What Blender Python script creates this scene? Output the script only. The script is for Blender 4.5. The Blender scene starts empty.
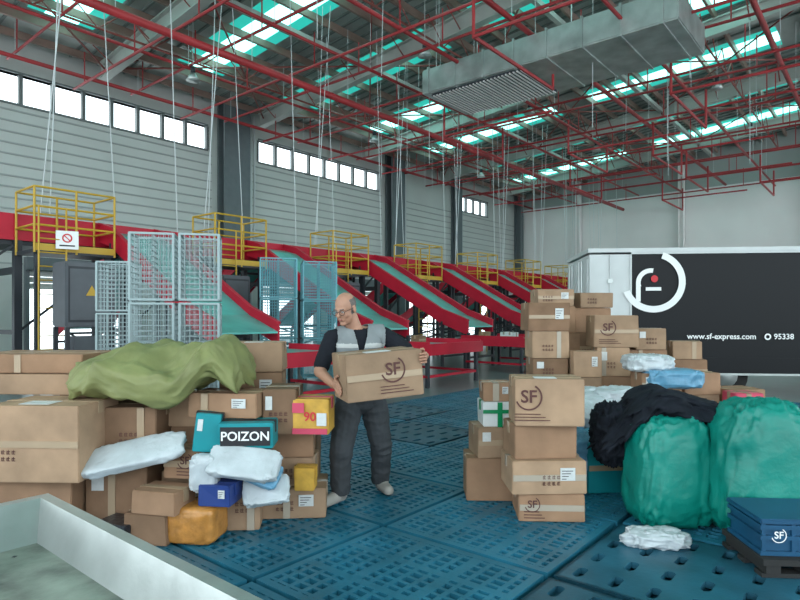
import bpy, bmesh, math, random
from mathutils import Vector, Matrix, noise, Euler
random.seed(7)
R=math.radians
ROT=R(50.2)
CU,SU=math.cos(ROT),math.sin(ROT)
scene=bpy.context.scene
# ------------------------------------------------------------------ materials
def mat(name,col,rough=0.6,metal=0.0,var=0.0,vscale=3.0,bump=0.0,bscale=30.0,emit=0.0,objvar=0.0,spec=None,dirt=None):
    m=bpy.data.materials.new(name); m.use_nodes=True
    nt=m.node_tree; b=nt.nodes['Principled BSDF']
    c=(col[0],col[1],col[2],1)
    b.inputs['Base Color'].default_value=c
    b.inputs['Roughness'].default_value=rough
    b.inputs['Metallic'].default_value=metal
    if spec is not None: b.inputs['Specular IOR Level'].default_value=spec
    tc=nt.nodes.new('ShaderNodeTexCoord')
    if var>0 or objvar>0:
        n=nt.nodes.new('ShaderNodeTexNoise'); n.inputs['Scale'].default_value=vscale; n.inputs['Detail'].default_value=6
        nt.links.new(tc.outputs['Object'],n.inputs['Vector'])
        mp=nt.nodes.new('ShaderNodeMapRange')
        mp.inputs['From Min'].default_value=0.3; mp.inputs['From Max'].default_value=0.7
        mp.inputs['To Min'].default_value=1-var; mp.inputs['To Max'].default_value=1+var
        nt.links.new(n.outputs['Fac'],mp.inputs['Value'])
        val=mp.outputs['Result']
        if objvar>0:
            oi=nt.nodes.new('ShaderNodeObjectInfo')
            m2=nt.nodes.new('ShaderNodeMapRange'); m2.inputs['To Min'].default_value=1-objvar; m2.inputs['To Max'].default_value=1+objvar
            nt.links.new(oi.outputs['Random'],m2.inputs['Value'])
            mm=nt.nodes.new('ShaderNodeMath'); mm.operation='MULTIPLY'
            nt.links.new(val,mm.inputs[0]); nt.links.new(m2.outputs['Result'],mm.inputs[1]); val=mm.outputs[0]
        hs=nt.nodes.new('ShaderNodeHueSaturation'); hs.inputs['Color'].default_value=c
        nt.links.new(val,hs.inputs['Value']); nt.links.new(hs.outputs['Color'],b.inputs['Base Color'])
    if bump>0:
        n=nt.nodes.new('ShaderNodeTexNoise'); n.inputs['Scale'].default_value=bscale; n.inputs['Detail'].default_value=4
        nt.links.new(tc.outputs['Object'],n.inputs['Vector'])
        bp=nt.nodes.new('ShaderNodeBump'); bp.inputs['Strength'].default_value=bump; bp.inputs['Distance'].default_value=0.02
        nt.links.new(n.outputs['Fac'],bp.inputs['Height']); nt.links.new(bp.outputs['Normal'],b.inputs['Normal'])
    if emit>0:
        b.inputs['Emission Color'].default_value=c; b.inputs['Emission Strength'].default_value=emit
    return m
M={}
def mk(k,*a,**kw): M[k]=mat(k,*a,**kw); return M[k]
mk('cardboard',(0.28,0.165,0.10),0.8,var=0.2,vscale=4,bump=0.15,bscale=14,objvar=0.25,spec=.3)
mk('cardboard_pale',(0.36,0.235,0.15),0.8,var=0.2,vscale=4,bump=0.15,bscale=14,objvar=0.2,spec=.3)
mk('tape',(0.40,0.29,0.19),0.25,var=0.1)
mk('clear_tape',(0.42,0.36,0.29),0.2,var=0.1)
mk('paper_label',(0.62,0.64,0.64),0.6,var=0.06,vscale=40)
mk('print_brown',(0.10,0.035,0.03),0.7)
mk('print_black',(0.015,0.015,0.02),0.6)
mk('print_white',(0.85,0.85,0.85),0.5)
mk('print_red',(0.6,0.03,0.04),0.6)
mk('flap_seam',(0.09,0.05,0.03),0.9)
mk('teal_carton',(0.0,0.26,0.30),0.5,var=0.1)
mk('navy_carton',(0.02,0.05,0.22),0.4,var=0.1)
mk('yellow_carton',(0.60,0.34,0.05),0.5,var=0.15,vscale=14)
mk('pink_carton',(0.6,0.06,0.12),0.5,var=0.1)
mk('orange_wrap',(0.50,0.22,0.05),0.25,var=0.25,vscale=14,bump=0.4,bscale=18)
mk('white_foam',(0.70,0.72,0.72),0.6,var=0.05)
mk('green_tape',(0.0,0.22,0.08),0.3)
mk('white_poly',(0.50,0.55,0.58),0.3,var=0.12,vscale=8,bump=0.35,bscale=18)
mk('blue_poly',(0.12,0.30,0.45),0.35,var=0.2,vscale=8,bump=0.35,bscale=18)
mk('black_poly',(0.02,0.022,0.028),0.35,var=0.2,bump=0.4,bscale=20)
mk('olive_tarp',(0.21,0.225,0.085),0.6,var=0.16,vscale=6,bump=0.3,bscale=12)
mk('teal_woven',(0.0,0.21,0.165),0.45,var=0.15,vscale=5,bump=0.3,bscale=20)
mk('black_cloth',(0.012,0.015,0.022),0.9,var=0.3,vscale=8,bump=0.4,bscale=20,spec=.2)
mk('blue_pallet',(0.018,0.145,0.225),0.38,var=0.28,vscale=2.5,bump=0.05,bscale=40,objvar=0.15)
mk('blue_pallet_dark',(0.020,0.105,0.16),0.42,var=0.3,vscale=3,bump=0.08,bscale=30,objvar=0.12)
mk('blue_crate',(0.01,0.075,0.16),0.4,var=0.15)
mk('concrete',(0.17,0.20,0.205),0.3,var=0.18,vscale=0.8,bump=0.05,bscale=10)
mk('steel_sheet',(0.46,0.49,0.48),0.3,metal=0.7,var=0.15,vscale=4,bump=0.08,bscale=12)
mk('steel_bed',(0.26,0.30,0.255),0.35,metal=0.35,var=0.55,vscale=5,bump=0.25,bscale=14)
mk('chute_red',(0.50,0.012,0.035),0.45,var=0.1,vscale=2,spec=.3)
mk('pipe_red',(0.36,0.025,0.03),0.5,var=0.2,vscale=1)
mk('chute_bed',(0.11,0.46,0.42),0.3,metal=0.1,var=0.2,vscale=2)
mk('rail_yellow',(0.55,0.34,0.03),0.5)
mk('frame_dark',(0.025,0.03,0.038),0.5,var=0.1)
mk('cabinet_grey',(0.09,0.10,0.115),0.5,var=0.1)
mk('rubber',(0.02,0.02,0.02),0.8)
mk('belt_green',(0.08,0.22,0.20),0.5)
mk('wall_white',(0.84,0.79,0.78),0.8,var=0.04,vscale=0.4)
mk('wall_upper',(0.36,0.38,0.37),0.7,var=0.06,vscale=0.6)
mk('cladding',(0.52,0.54,0.52),0.6,var=0.05,vscale=0.5)
mk('cladding_rib',(0.33,0.35,0.34),0.6)
mk('column_grey',(0.12,0.14,0.15),0.6,var=0.08)
mk('window_frame',(0.14,0.16,0.16),0.5)
mk('roof_deck',(0.37,0.40,0.38),0.5,metal=0.2,var=0.3,vscale=0.5)
mk('roof_rib',(0.17,0.20,0.19),0.55,var=0.15)
mk('roof_steel',(0.40,0.42,0.39),0.55,var=0.2,vscale=0.5)
mk('purlin',(0.30,0.20,0.165),0.5,metal=0.1,var=0.25,vscale=0.8)
mk('brace_red',(0.25,0.06,0.05),0.55,var=0.2)
mk('skylight_panel',(0.38,1.0,0.90),0.5,emit=2.3)
mk('skylight_glow_strip',(0.03,0.55,0.46),0.5,emit=0.6)  # emissive teal painted in for skylight glow spilling onto the deck
mk('galvanised',(0.45,0.48,0.47),0.35,metal=0.6,var=0.25,vscale=1.5,bump=0.3,bscale=3)
mk('cable',(0.55,0.57,0.58),0.5)
mk('wire_grey',(0.30,0.38,0.39),0.45,metal=0.2)
mk('wire_blue',(0.13,0.36,0.42),0.5)
mk('truck_black',(0.006,0.007,0.009),0.4,spec=0.2)
mk('truck_white',(0.58,0.60,0.60),0.45,var=0.05)
mk('tyre',(0.015,0.015,0.015),0.9)
mk('lamp_glass',(0.1,0.14,0.18),0.1)
mk('skin',(0.43,0.225,0.15),0.55,var=0.08,vscale=20)
mk('hair',(0.15,0.125,0.115),0.9,var=0.3,vscale=120)
mk('tshirt',(0.014,0.016,0.022),0.9,var=0.2,bump=0.4,bscale=14,spec=.2)
mk('trousers',(0.055,0.06,0.066),0.9,var=0.15,vscale=8,bump=0.6,bscale=9,spec=.2)
mk('vest',(0.21,0.235,0.245),0.8,var=0.1,vscale=10,bump=0.4,bscale=12)
mk('vest_trim',(0.48,0.50,0.49),0.35)
mk('shoe',(0.36,0.34,0.31),0.7,var=0.1)
mk('eye_white',(0.6,0.58,0.55),0.3)
mk('dark_detail',(0.02,0.015,0.015),0.4)
mk('lip',(0.30,0.10,0.08),0.5)
# ------------------------------------------------------------------ mesh builder
class MB:
    def __init__(s): s.v=[];s.f=[];s.m=[];s.mats=[];s.sm=[]
    def mi(s,k):
        if k not in s.mats: s.mats.append(k)
        return s.mats.index(k)
    def add(s,vs,fs,k,smooth=False):
        o=len(s.v); s.v.extend([tuple(x) for x in vs]); i=s.mi(k)
        for f in fs: s.f.append([a+o for a in f]); s.m.append(i); s.sm.append(smooth)
    def box(s,x0,x1,y0,y1,z0,z1,k):
        vs=[(x0,y0,z0),(x1,y0,z0),(x1,y1,z0),(x0,y1,z0),(x0,y0,z1),(x1,y0,z1),(x1,y1,z1),(x0,y1,z1)]
        s.add(vs,[(0,3,2,1),(4,5,6,7),(0,1,5,4),(1,2,6,5),(2,3,7,6),(3,0,4,7)],k)
    def beam(s,p,q,w,h,k,up=(0,0,1)):
        p=Vector(p);q=Vector(q);d=(q-p)
        if d.length<1e-6:return
        d.normalize();u=Vector(up)
        if abs(d.dot(u))>0.98:u=Vector((1,0,0))
        a=d.cross(u).normalized();b=a.cross(d).normalized()
        vs=[]
        for c in(p,q):
            for sx,sy in((-1,-1),(1,-1),(1,1),(-1,1)): vs.append(c+a*sx*w/2+b*sy*h/2)
        s.add(vs,[(0,1,2,3),(7,6,5,4),(0,4,5,1),(1,5,6,2),(2,6,7,3),(3,7,4,0)],k)
    def tube(s,p,q,r,k,n=6,r2=None):
        p=Vector(p);q=Vector(q);d=(q-p)
        if d.length<1e-6:return
        d.normalize();u=Vector((0,0,1)) if abs(d.z)<0.98 else Vector((1,0,0))
        a=d.cross(u).normalized();b=a.cross(d).normalized(); r2=r if r2 is None else r2
        vs=[]
        for c,rr in((p,r),(q,r2)):
            for i in range(n):
                t=2*math.pi*i/n; vs.append(c+(a*math.cos(t)+b*math.sin(t))*rr)
        fs=[(i,(i+1)%n,n+(i+1)%n,n+i) for i in range(n)]+[tuple(range(n))[::-1],tuple(range(n,2*n))]
        s.add(vs,fs,k,n>6)
    def cap(s,p,q,r1,r2,k,n=14,h=5):
        p=Vector(p);q=Vector(q);d=(q-p);L=d.length
        d=d.normalized() if L>1e-6 else Vector((0,0,1))
        u=Vector((0,0,1)) if abs(d.z)<0.98 else Vector((1,0,0))
        a=d.cross(u).normalized();b=a.cross(d).normalized()
        rings=[]
        for i in range(1,h+1):
            t=math.pi/2*i/h; rings.append((p-d*r1*math.cos(t),r1*math.sin(t)))
        for i in range(h,0,-1):
            t=math.pi/2*i/h; rings.append((q+d*r2*math.cos(t),r2*math.sin(t)))
        vs=[p-d*r1]
        for c,rr in rings:
            for i in range(n):
                t=2*math.pi*i/n; vs.append(c+(a*math.cos(t)+b*math.sin(t))*rr)
        vs.append(q+d*r2); fs=[]
        for i in range(n): fs.append((0,1+(i+1)%n,1+i))
        for j in range(len(rings)-1):
            for i in range(n):
                A=1+j*n+i;B=1+j*n+(i+1)%n; fs.append((A,B,B+n,A+n))
        e=len(vs)-1;o=1+(len(rings)-1)*n
        for i in range(n): fs.append((e,o+i,o+(i+1)%n))
        s.add(vs,fs,k,True)
    def ell(s,c,r,k,rot=None,n=20,m=12):
        c=Vector(c);vs=[];rot=rot or Matrix.Identity(3)
        vs.append(c+rot@Vector((0,0,-r[2])))
        for j in range(1,m):
            p=-math.pi/2+math.pi*j/m
            for i in range(n):
                t=2*math.pi*i/n
                vs.append(c+rot@Vector((r[0]*math.cos(p)*math.cos(t),r[1]*math.cos(p)*math.sin(t),r[2]*math.sin(p))))
        vs.append(c+rot@Vector((0,0,r[2])));fs=[]
        for i in range(n): fs.append((0,1+(i+1)%n,1+i))
        for j in range(m-2):
            for i in range(n):
                A=1+j*n+i;B=1+j*n+(i+1)%n; fs.append((A,B,B+n,A+n))
        e=len(vs)-1;o=1+(m-2)*n
        for i in range(n): fs.append((e,o+i,o+(i+1)%n))
        s.add(vs,fs,k,True)
    def bbox(s,x0,x1,y0,y1,z0,z1,k,bev=0.008,jit=0.0):
        bm=bmesh.new();bmesh.ops.create_cube(bm,size=1)
        for v in bm.verts:
            v.co=Vector(((x0+x1)/2+v.co.x*(x1-x0)+random.uniform(-jit,jit),(y0+y1)/2+v.co.y*(y1-y0)+random.uniform(-jit,jit),(z0+z1)/2+v.co.z*(z1-z0)))
        bmesh.ops.bevel(bm,geom=bm.edges[:],offset=bev,segments=2,affect='EDGES')
        bm.verts.index_update()
        s.add([v.co.copy() for v in bm.verts],[[v.index for v in f.verts] for f in bm.faces],k);bm.free()
    def mesh(s,name):
        me=bpy.data.meshes.new(name);me.from_pydata(s.v,[],s.f)
        for k in s.mats: me.materials.append(M[k])
        me.polygons.foreach_set('material_index',s.m);me.polygons.foreach_set('use_smooth',s.sm);me.update();return me
    def obj(s,name,loc=(0,0,0),rot=(0,0,0),parent=None,bld=False):
        o=bpy.data.objects.new(name,s.mesh(name));scene.collection.objects.link(o)
        o.location=loc;o.rotation_euler=(0,0,ROT) if bld else rot
        if parent:o.parent=parent
        return o
def W(u,v,z=0): return (CU*u-SU*v,SU*u+CU*v,z)
_tc={}
def text_geom(t,size):
    if (t,size) in _tc:return _tc[(t,size)]
    c=bpy.data.curves.new('txt','FONT');c.body=t;c.size=size;c.align_x='CENTER';c.align_y='CENTER';c.resolution_u=3;c.offset=size*0.018
    o=bpy.data.objects.new('txt',c);scene.collection.objects.link(o)
    dg=bpy.context.evaluated_depsgraph_get();me=bpy.data.meshes.new_from_object(o.evaluated_get(dg))
    r=([v.co.copy() for v in me.vertices],[list(p.vertices) for p in me.polygons])
    bpy.data.objects.remove(o);bpy.data.curves.remove(c);bpy.data.meshes.remove(me);_tc[(t,size)]=r;return r
def put_text(mb,t,size,org,ax,ay,k):
    vs,fs=text_geom(t,size);org=Vector(org);ax=Vector(ax);ay=Vector(ay)
    mb.add([org+ax*v.x+ay*v.y for v in vs],fs,k)
def arc(mb,org,ax,ay,r0,r1,a0,a1,k,n=28):
    org=Vector(org);ax=Vector(ax);ay=Vector(ay);vs=[]
    for i in range(n+1):
        t=R(a0+(a1-a0)*i/n)
        for r in(r0,r1):vs.append(org+ax*math.cos(t)*r+ay*math.sin(t)*r)
    mb.add(vs,[(2*i,2*i+1,2*i+3,2*i+2) for i in range(n)],k)
def logo(mb,org,ax,ay,s,k):
    put_text(mb,'SF',s*0.75,org,ax,ay,k);arc(mb,org,ax,ay,s*0.50,s*0.57,200,420,k)
# ------------------------------------------------------------------ camera & world
cam=bpy.data.cameras.new('camera');co=bpy.data.objects.new('camera',cam);scene.collection.objects.link(co)
co.location=(0,0,1.65);co.rotation_euler=(R(90),0,0);cam.sensor_width=36;cam.lens=26.7;cam.shift_y=15/800;cam.clip_end=300
scene.camera=co
w=bpy.data.worlds.new('world');scene.world=w;w.use_nodes=True
bg=w.node_tree.nodes['Background'];bg.inputs['Color'].default_value=(0.83,0.95,1.0,1);bg.inputs['Strength'].default_value=2.5
scene.view_settings.view_transform='Standard';scene.view_settings.exposure=0.45
# ------------------------------------------------------------------ shell
mb=MB();mb.box(-12,52,-20,32,-0.1,0,'concrete');mb.obj('floor',bld=True)
def holed_wall(mb,us,zs,holes,v0,v1,k):
    for a,b in zip(us[:-1],us[1:]):
        for c,d in zip(zs[:-1],zs[1:]):
            mu,mz=(a+b)/2,(c+d)/2
            if any(h[0]<mu<h[1] and h[2]<mz<h[3] for h in holes):continue
            mb.box(a,b,v0,v1,c,d,k)
wins=[(-8,16.4),(19.4,29.1),(38.4,42.6)]
docks=[(0,4.5),(8.5,12.5),(19.6,23.6),(24.6,28.6),(32,36),(39,43)]
holes=[(a,b,9.8,10.95) for a,b in wins]+[(a,b,0,3.4) for a,b in docks]
us=sorted(set([-12,47.8]+[x for h in holes for x in h[:2]]))
mb=MB();holed_wall(mb,us,[0,3.4,9.8,10.95,12.4],holes,26,26.3,'cladding')
z=3.6
while z<9.6:
    for a,b in((-12,16.6),(19.0,29.3),(31.5,47.6)): mb.box(a,b,25.95,26,z,z+0.06,'cladding_rib')
    z+=0.42
mb.obj('wall_left',bld=True)
mb=MB();mb.box(47.8,48.1,-20,26.3,0,11.0,'wall_white');mb.box(47.8,48.1,-20,26.3,11.0,15,'wall_upper')
mb.obj('wall_back',bld=True)
for i,(a,b) in enumerate(wins):
    mb=MB();n=max(2,int(round((b-a)/1.15)));
    mb.box(a,b,25.94,26.32,9.72,9.8,'window_frame');mb.box(a,b,25.94,26.32,10.95,11.03,'window_frame')
    for j in range(n+1):
        x=a+(b-a)*j/n;mb.box(x-0.07,x+0.07,26.0,26.2,9.8,10.95,'window_frame')
    mb.obj('window_%d'%(i+1),bld=True)
for i,(a,b) in enumerate(docks):
    mb=MB()
    mb.box(a-0.15,a,25.8,26.32,0,3.4,'column_grey');mb.box(b,b+0.15,25.8,26.32,0,3.4,'column_grey');mb.box(a-0.15,b+0.15,25.6,26,3.4,3.9,'column_grey')
    for j in range(3): mb.box(a,b,25.95,26.02,3.4-0.25*(j+1)+0.02,3.4-0.25*j,'cladding')
    mb.obj('door_%d'%(i+1),bld=True)
for u0,wd in((16.9,1.5),(29.6,1.3),(37.2,0.6),(47.0,0.5),(3.0,0.5)):
    mb=MB();mb.box(u0,u0+wd,25.3,25.4,0,12.3,'column_grey');mb.box(u0,u0+wd,25.85,25.94,0,12.3,'column_grey')
    mb.box(u0+wd/2-0.06,u0+wd/2+0.06,25.4,25.85,0,12.3,'column_grey');mb.tube((u0+wd+0.25,25.6,0),(u0+wd+0.25,25.6,12),0.09,'cable',8)
    mb.tube((u0+wd+0.55,25.7,3),(u0+wd+0.55,25.7,12),0.05,'cable',6)
    mb.obj('steel_column',bld=True)
for v0 in (20,12,4,-4):
    mb=MB();mb.box(47.2,47.6,v0,v0+0.06,0,13,'wall_white');mb.box(47.2,47.6,v0+0.34,v0+0.4,0,13,'wall_white');mb.box(47.37,47.43,v0+.06,v0+.34,0,13,'wall_white')
    mb.obj('wall_column',bld=True)
# roof
def rz(v): return 12.3+(26-v)*0.09 if v>2 else 12.3+24*0.09-(2-v)*0.09
mb=MB()
sky=[-3.2+5.7*i for i in range(9)];sw=1.15;se=0.55
def slab(mb,u0,u1,v0,v1,t,k,off=0):
    z0,z1=rz(v0)+off,rz(v1)+off
    vs=[(u0,v0,z0),(u1,v0,z0),(u1,v1,z1),(u0,v1,z1),(u0,v0,z0+t),(u1,v0,z0+t),(u1,v1,z1+t),(u0,v1,z1+t)]
    mb.add(vs,[(0,3,2,1),(4,5,6,7),(0,1,5,4),(1,2,6,5),(2,3,7,6),(3,0,4,7)],k)
vr=[(26.3,23.5,0),(23.5,14.8,1),(14.8,12.8,0),(12.8,4.0,1),(4.0,2,0),(2,-2,0),(-2,-10,1),(-10,-16,0)]
sk=MB()
for vb,va,s in vr:
    if not s: slab(mb,-12,48,va,vb,0.1,'roof_deck')
    else:
        x=-12
        for u in sky:
            slab(mb,x,u-se,va,vb,0.1,'roof_deck');slab(sk,u,u+sw,va,vb,0.05,'skylight_panel')
            slab(sk,u-se,u,va,vb,0.05,'skylight_glow_strip');slab(sk,u+sw,u+sw+se,va,vb,0.05,'skylight_glow_strip');x=u+sw+se  # added glow strips either side of the real panel
        slab(mb,x,48,va,vb,0.1,'roof_deck')
u=-12
while u<48:
    if not any(s-0.65<u<s+sw+0.6 for s in sky):
        slab(mb,u,u+0.09,2,26,0.06,'roof_rib',-0.06);slab(mb,u,u+0.09,-16,2,0.06,'roof_rib',-0.06)
    u+=0.55
mb.obj('ceiling',bld=True);sk.obj('roof_skylight_and_glow',bld=True)
mb=MB()
v=25.2
while v>-15:
    z=rz(v)-0.2
    mb.box(-12,47.8,v,v+0.03,z-0.13,z+0.13,'purlin');mb.box(-12,47.8,v,v+0.11,z-0.15,z-0.12,'purlin')
    v-=1.4
for u0 in(3,11,19,27,35,43):
    for a,b in((25.3,14),(14,2),(2,-15)):
        for dz,h,wd in((-0.35,0.05,0.34),(-1.0,0.05,0.34),(-0.67,0.62,0.03)):
            mb.beam((u0,a,rz(a)+dz),(u0,b,rz(b)+dz),wd,h,'roof_steel')
    v=24
    while v>-12:
        mb.tube((u0,v,rz(v)-0.9),(u0+0.9,v,rz(v)-0.3),0.03,'brace_red',4);mb.tube((u0,v,rz(v)-0.9),(u0-0.9,v,rz(v)-0.3),0.03,'brace_red',4)
        v-=2.8
for u0 in(3,11,19,27,35):
    for a,b in((25,17.5),(17.5,10),(10,2),(2,-6)):
        mb.tube((u0,a,rz(a)-0.6),(u0+8,b,rz(b)-0.6),0.04,'brace_red',5);mb.tube((u0+8,a,rz(a)-0.6),(u0,b,rz(b)-0.6),0.04,'brace_red',5)
for vv in(17.5,10,2,-6):
    mb.box(-10,47.8,vv-0.1,vv+0.1,rz(vv)-0.8,rz(vv)-0.6,'roof_steel')
for vv in(21,13.6,6,-2):
    zt,zb_=rz(vv)-.35,rz(vv)-1.25
    mb.tube((-5,vv,zb_),(47,vv,zb_),.045,'brace_red',5)
    u=-5
    while u<46:
        mb.tube((u,vv,zb_),(u+1,vv,zt),.025,'brace_red',4);mb.tube((u+1,vv,zt),(u+2,vv,zb_),.025,'brace_red',4);u+=2
mb.obj('roof_frame',bld=True)
mb=MB()
for v,z,r in((24.2,10.9,0.08),(16.4,9.95,0.13),(15.2,10.9,0.06),(20.3,10.9,0.06),(12.0,10.7,.07),(9.2,10.9,0.09),(6.2,10.4,.06),(3.2,10.9,0.09),(0,10.6,.07),(-3,10.9,0.09)):
    mb.tube((-8,v,z),(47.1,v,z),r,'pipe_red',8)
    u=-6
    while u<47:
        mb.tube((u,v,z),(u,v,rz(v)-0.3),0.012,'cable',4);u+=4.5
u=-4;i=0
while u<47:
    z=11.05 if i%2 else 10.6
    mb.tube((u,25,z),(u,-10,z),0.05,'pipe_red',6)
    for v in range(-8,25,4):
        mb.tube((u,v,z),(u,v,z+1.2),0.025,'pipe_red',5)
    u+=2.3;i+=1
for u0,v0 in((22,6),(27,12),(31,3),(25,1),(36,9),(38,2),(18,1),(14,9),(42,12),(30,9),(40,6),(21,15),(34,15)):
    mb.tube((u0,v0,9.4),(u0+5,v0,9.4),0.06,'pipe_red',6);mb.tube((u0,v0,9.4),(u0,v0,11),0.05,'pipe_red',6);mb.tube((u0+5,v0,9.4),(u0+5,v0,11),0.05,'pipe_red',6)
    mb.tube((u0,v0,9.4),(u0,v0-5,9.4),0.05,'pipe_red',6)
mb.obj('sprinkler_pipes',bld=True)
US=[6.6+4.4*k for k in range(9)]
mb=MB()
for u in [2.2]+US:
    for du,v,s in((-1.2,15.8,.8),(-0.9,16.0,.3),(1.4,17.4,-.5),(2.4,15.8,-.3)):
        mb.tube((u+du,v,3.7),(u+du+s,v,rz(v)-0.3),0.016,'cable',4)
for i in range(34):
    u=random.uniform(4,42);v=random.uniform(-2,22)
    mb.tube((u,v,random.uniform(7.5,10)),(u+random.uniform(-.2,.2),v,rz(v)-0.2),0.012,'cable',4)
mb.obj('hanging_cables',bld=True)
mb=MB();mb.tube((0,0,0),(0,0,0.28),0.26,'galvanised',16,0.09);mb.tube((0,0,0.28),(0,0,0.5),0.09,'frame_dark',10);mb.tube((0,0,0.5),(0,0,2.2),0.012,'cable',4)
lm=mb.mesh('high_bay_lamp')
for u0,v0 in((9,13),(17,13),(25,13),(33,13),(21,6),(29,6),(37,6),(12,20),(22,20),(32,20)):
    o=bpy.data.objects.new('high_bay_lamp',lm);scene.collection.objects.link(o);o.location=W(u0,v0,rz(v0)-2.5)
mb=MB()
mb.bbox(17.6,20.6,4.6,13.6,9.9,10.8,'galvanised',0.04)
for j in range(8):
    v=5+j*1.18; mb.box(17.55,20.65,v,v+0.06,9.86,10.84,'galvanised')
mb.box(17.8,20.4,9.5,13.3,9.84,9.9,'frame_dark')
for j in range(26): mb.box(17.8,20.4,9.55+j*0.145,9.6+j*0.145,9.80,9.86,'wall_white')
for v in(5,9,13):
    for u in(17.7,20.5): mb.tube((u,v,10.8),(u,v,rz(v)-.2),0.015,'cable',4)
mb.tube((19.1,6,10.8),(19.1,6,13.5),0.45,'galvanised',14)
mb.obj('ventilation_duct',bld=True)
# ------------------------------------------------------------------ conveyors
def side_plate(mb,u0,u1,pts,h0,h1,k):
    for (va,za),(vb,zb) in zip(pts[:-1],pts[1:]):
        vs=[]
        for u in(u0,u1):
            vs+=[(u,va,za+h0),(u,vb,zb+h0),(u,vb,zb+h1),(u,va,za+h1)]
        mb.add(vs,[(0,1,2,3),(7,6,5,4),(0,4,5,1),(1,5,6,2),(2,6,7,3),(3,7,4,0)],k)
CW=1.5
def chute(name,sgn):
    mb=MB()
    pts=[(0,3.75),(-0.6,3.6),(-4.2,1.65),(-5.2,1.3)] if sgn<0 else [(0,3.75),(0.7,3.6),(4.0,1.5),(4.8,1.2)]
    side_plate(mb,0,0.05,pts,-0.28,0.17,'chute_red');side_plate(mb,CW-.05,CW,pts,-0.28,0.17,'chute_red')
    side_plate(mb,0.05,CW-.05,pts,-0.04,0.0,'chute_bed')
    side_plate(mb,-0.03,0.08,pts,0.16,0.21,'chute_red');side_plate(mb,CW-.08,CW+.03,pts,0.16,0.21,'chute_red')
    for v,z in pts[1:]:
        for u in(0.03,CW-.03): mb.box(u-0.04,u+0.04,v-0.04,v+0.04,0,z-0.2,'frame_dark')
        mb.box(0.03,CW-.03,v-0.03,v+0.03,z-0.5,z-0.42,'frame_dark')
        mb.box(0.03,CW-.03,v-0.03,v+0.03,0.3,0.36,'frame_dark')
    v1,z1=pts[1];v2,z2=pts[2]
    for u in(.03,CW-.03): mb.beam((u,v1,0.4),(u,v2,z2-0.4),0.05,0.05,'frame_dark')
    if sgn<0:
        a,b=-.35,CW+.25
        mb.box(a,b,-7.3,-5.2,0.88,0.92,'chute_bed')
        for x in((a-.04,a),(b,b+.04)): mb.box(x[0],x[1],-7.3,-5.2,0.74,1.04,'chute_red')
        mb.box(a-.04,b+.04,-7.36,-7.3,0.74,1.0,'chute_red')
        for u in(a+.04,b-.04):
            for v in(-7.2,-5.3): mb.box(u-0.04,u+0.04,v-0.04,v+0.04,0,0.85,'frame_dark')
            mb.box(u-.03,u+.03,-7.2,-5.3,.22,.28,'chute_red')
        mb.box(a,b,-7.23,-7.17,0.22,0.28,'chute_red')
    return mb.mesh(name)
cf=chute('conveyor_chute',-1);cr=chute('rear_conveyor_chute',1)
for u in [2.2]+US:
    if u>3:
        o=bpy.data.objects.new('conveyor_chute',cf);scene.collection.objects.link(o);o.location=W(u,15.3,0);o.rotation_euler=(0,0,ROT)
    o=bpy.data.objects.new('rear_conveyor_chute',cr);scene.collection.objects.link(o);o.location=W(u+1.4,17.1,0);o.rotation_euler=(0,0,ROT)
mb=MB()
mb.box(-6,44,15.3,15.4,3.35,3.95,'chute_red');mb.box(-6,44,17.0,17.1,3.35,3.95,'chute_red');mb.box(-6,44,15.4,17.0,3.6,3.66,'belt_green')
mb.box(-6,44,15.4,17.0,3.25,3.35,'frame_dark')
u=-5
while u<44:
    for v in(15.35,17.05): mb.box(u-.08,u+.08,v-.08,v+.08,0,3.35,'frame_dark')
    mb.box(u-.06,u+.06,15.35,17.05,2.6,2.75,'frame_dark');mb.box(u-.06,u+.06,15.35,17.05,1.2,1.3,'frame_dark')
    mb.beam((u,15.35,1.25),(u+2.45,15.35,3.3),.05,.05,'frame_dark');u+=2.45
mb.obj('belt_conveyor',bld=True)
mb=MB()
PW=1.7;pt=4.42
mb.box(0,PW,0,1.1,3.0,3.08,'frame_dark')
for x in(0,PW/2,PW):
    for y in(0,1.1): mb.tube((x,y,3.0),(x,y,pt),0.025,'rail_yellow',6)
for z in(3.6,4.0,pt):
    mb.tube((0,0,z),(PW,0,z),0.025,'rail_yellow',6);mb.tube((0,1.1,z),(PW,1.1,z),0.025,'rail_yellow',6);mb.tube((0,0,z),(0,1.1,z),0.025,'rail_yellow',6);mb.tube((PW,0,z),(PW,1.1,z),0.025,'rail_yellow',6)
mb.box(0,PW,-0.02,0.02,3.05,3.2,'rail_yellow')
for x in(0.05,0.6): mb.tube((x,-0.1,0),(x,-0.1,4.0),0.02,'rail_yellow',6)
for i in range(11): mb.tube((0.05,-0.1,0.3+i*.3),(0.6,-0.1,0.3+i*.3),0.014,'rail_yellow',5)
for x in(0.1,PW-.1): mb.box(x-.05,x+.05,.1,.2,0,3,'frame_dark')
pm=mb.mesh('maintenance_platform')
for u in US:
    o=bpy.data.objects.new('maintenance_platform',pm);scene.collection.objects.link(o);o.location=W(u-PW-.15,14.15,0);o.rotation_euler=(0,0,ROT)
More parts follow.
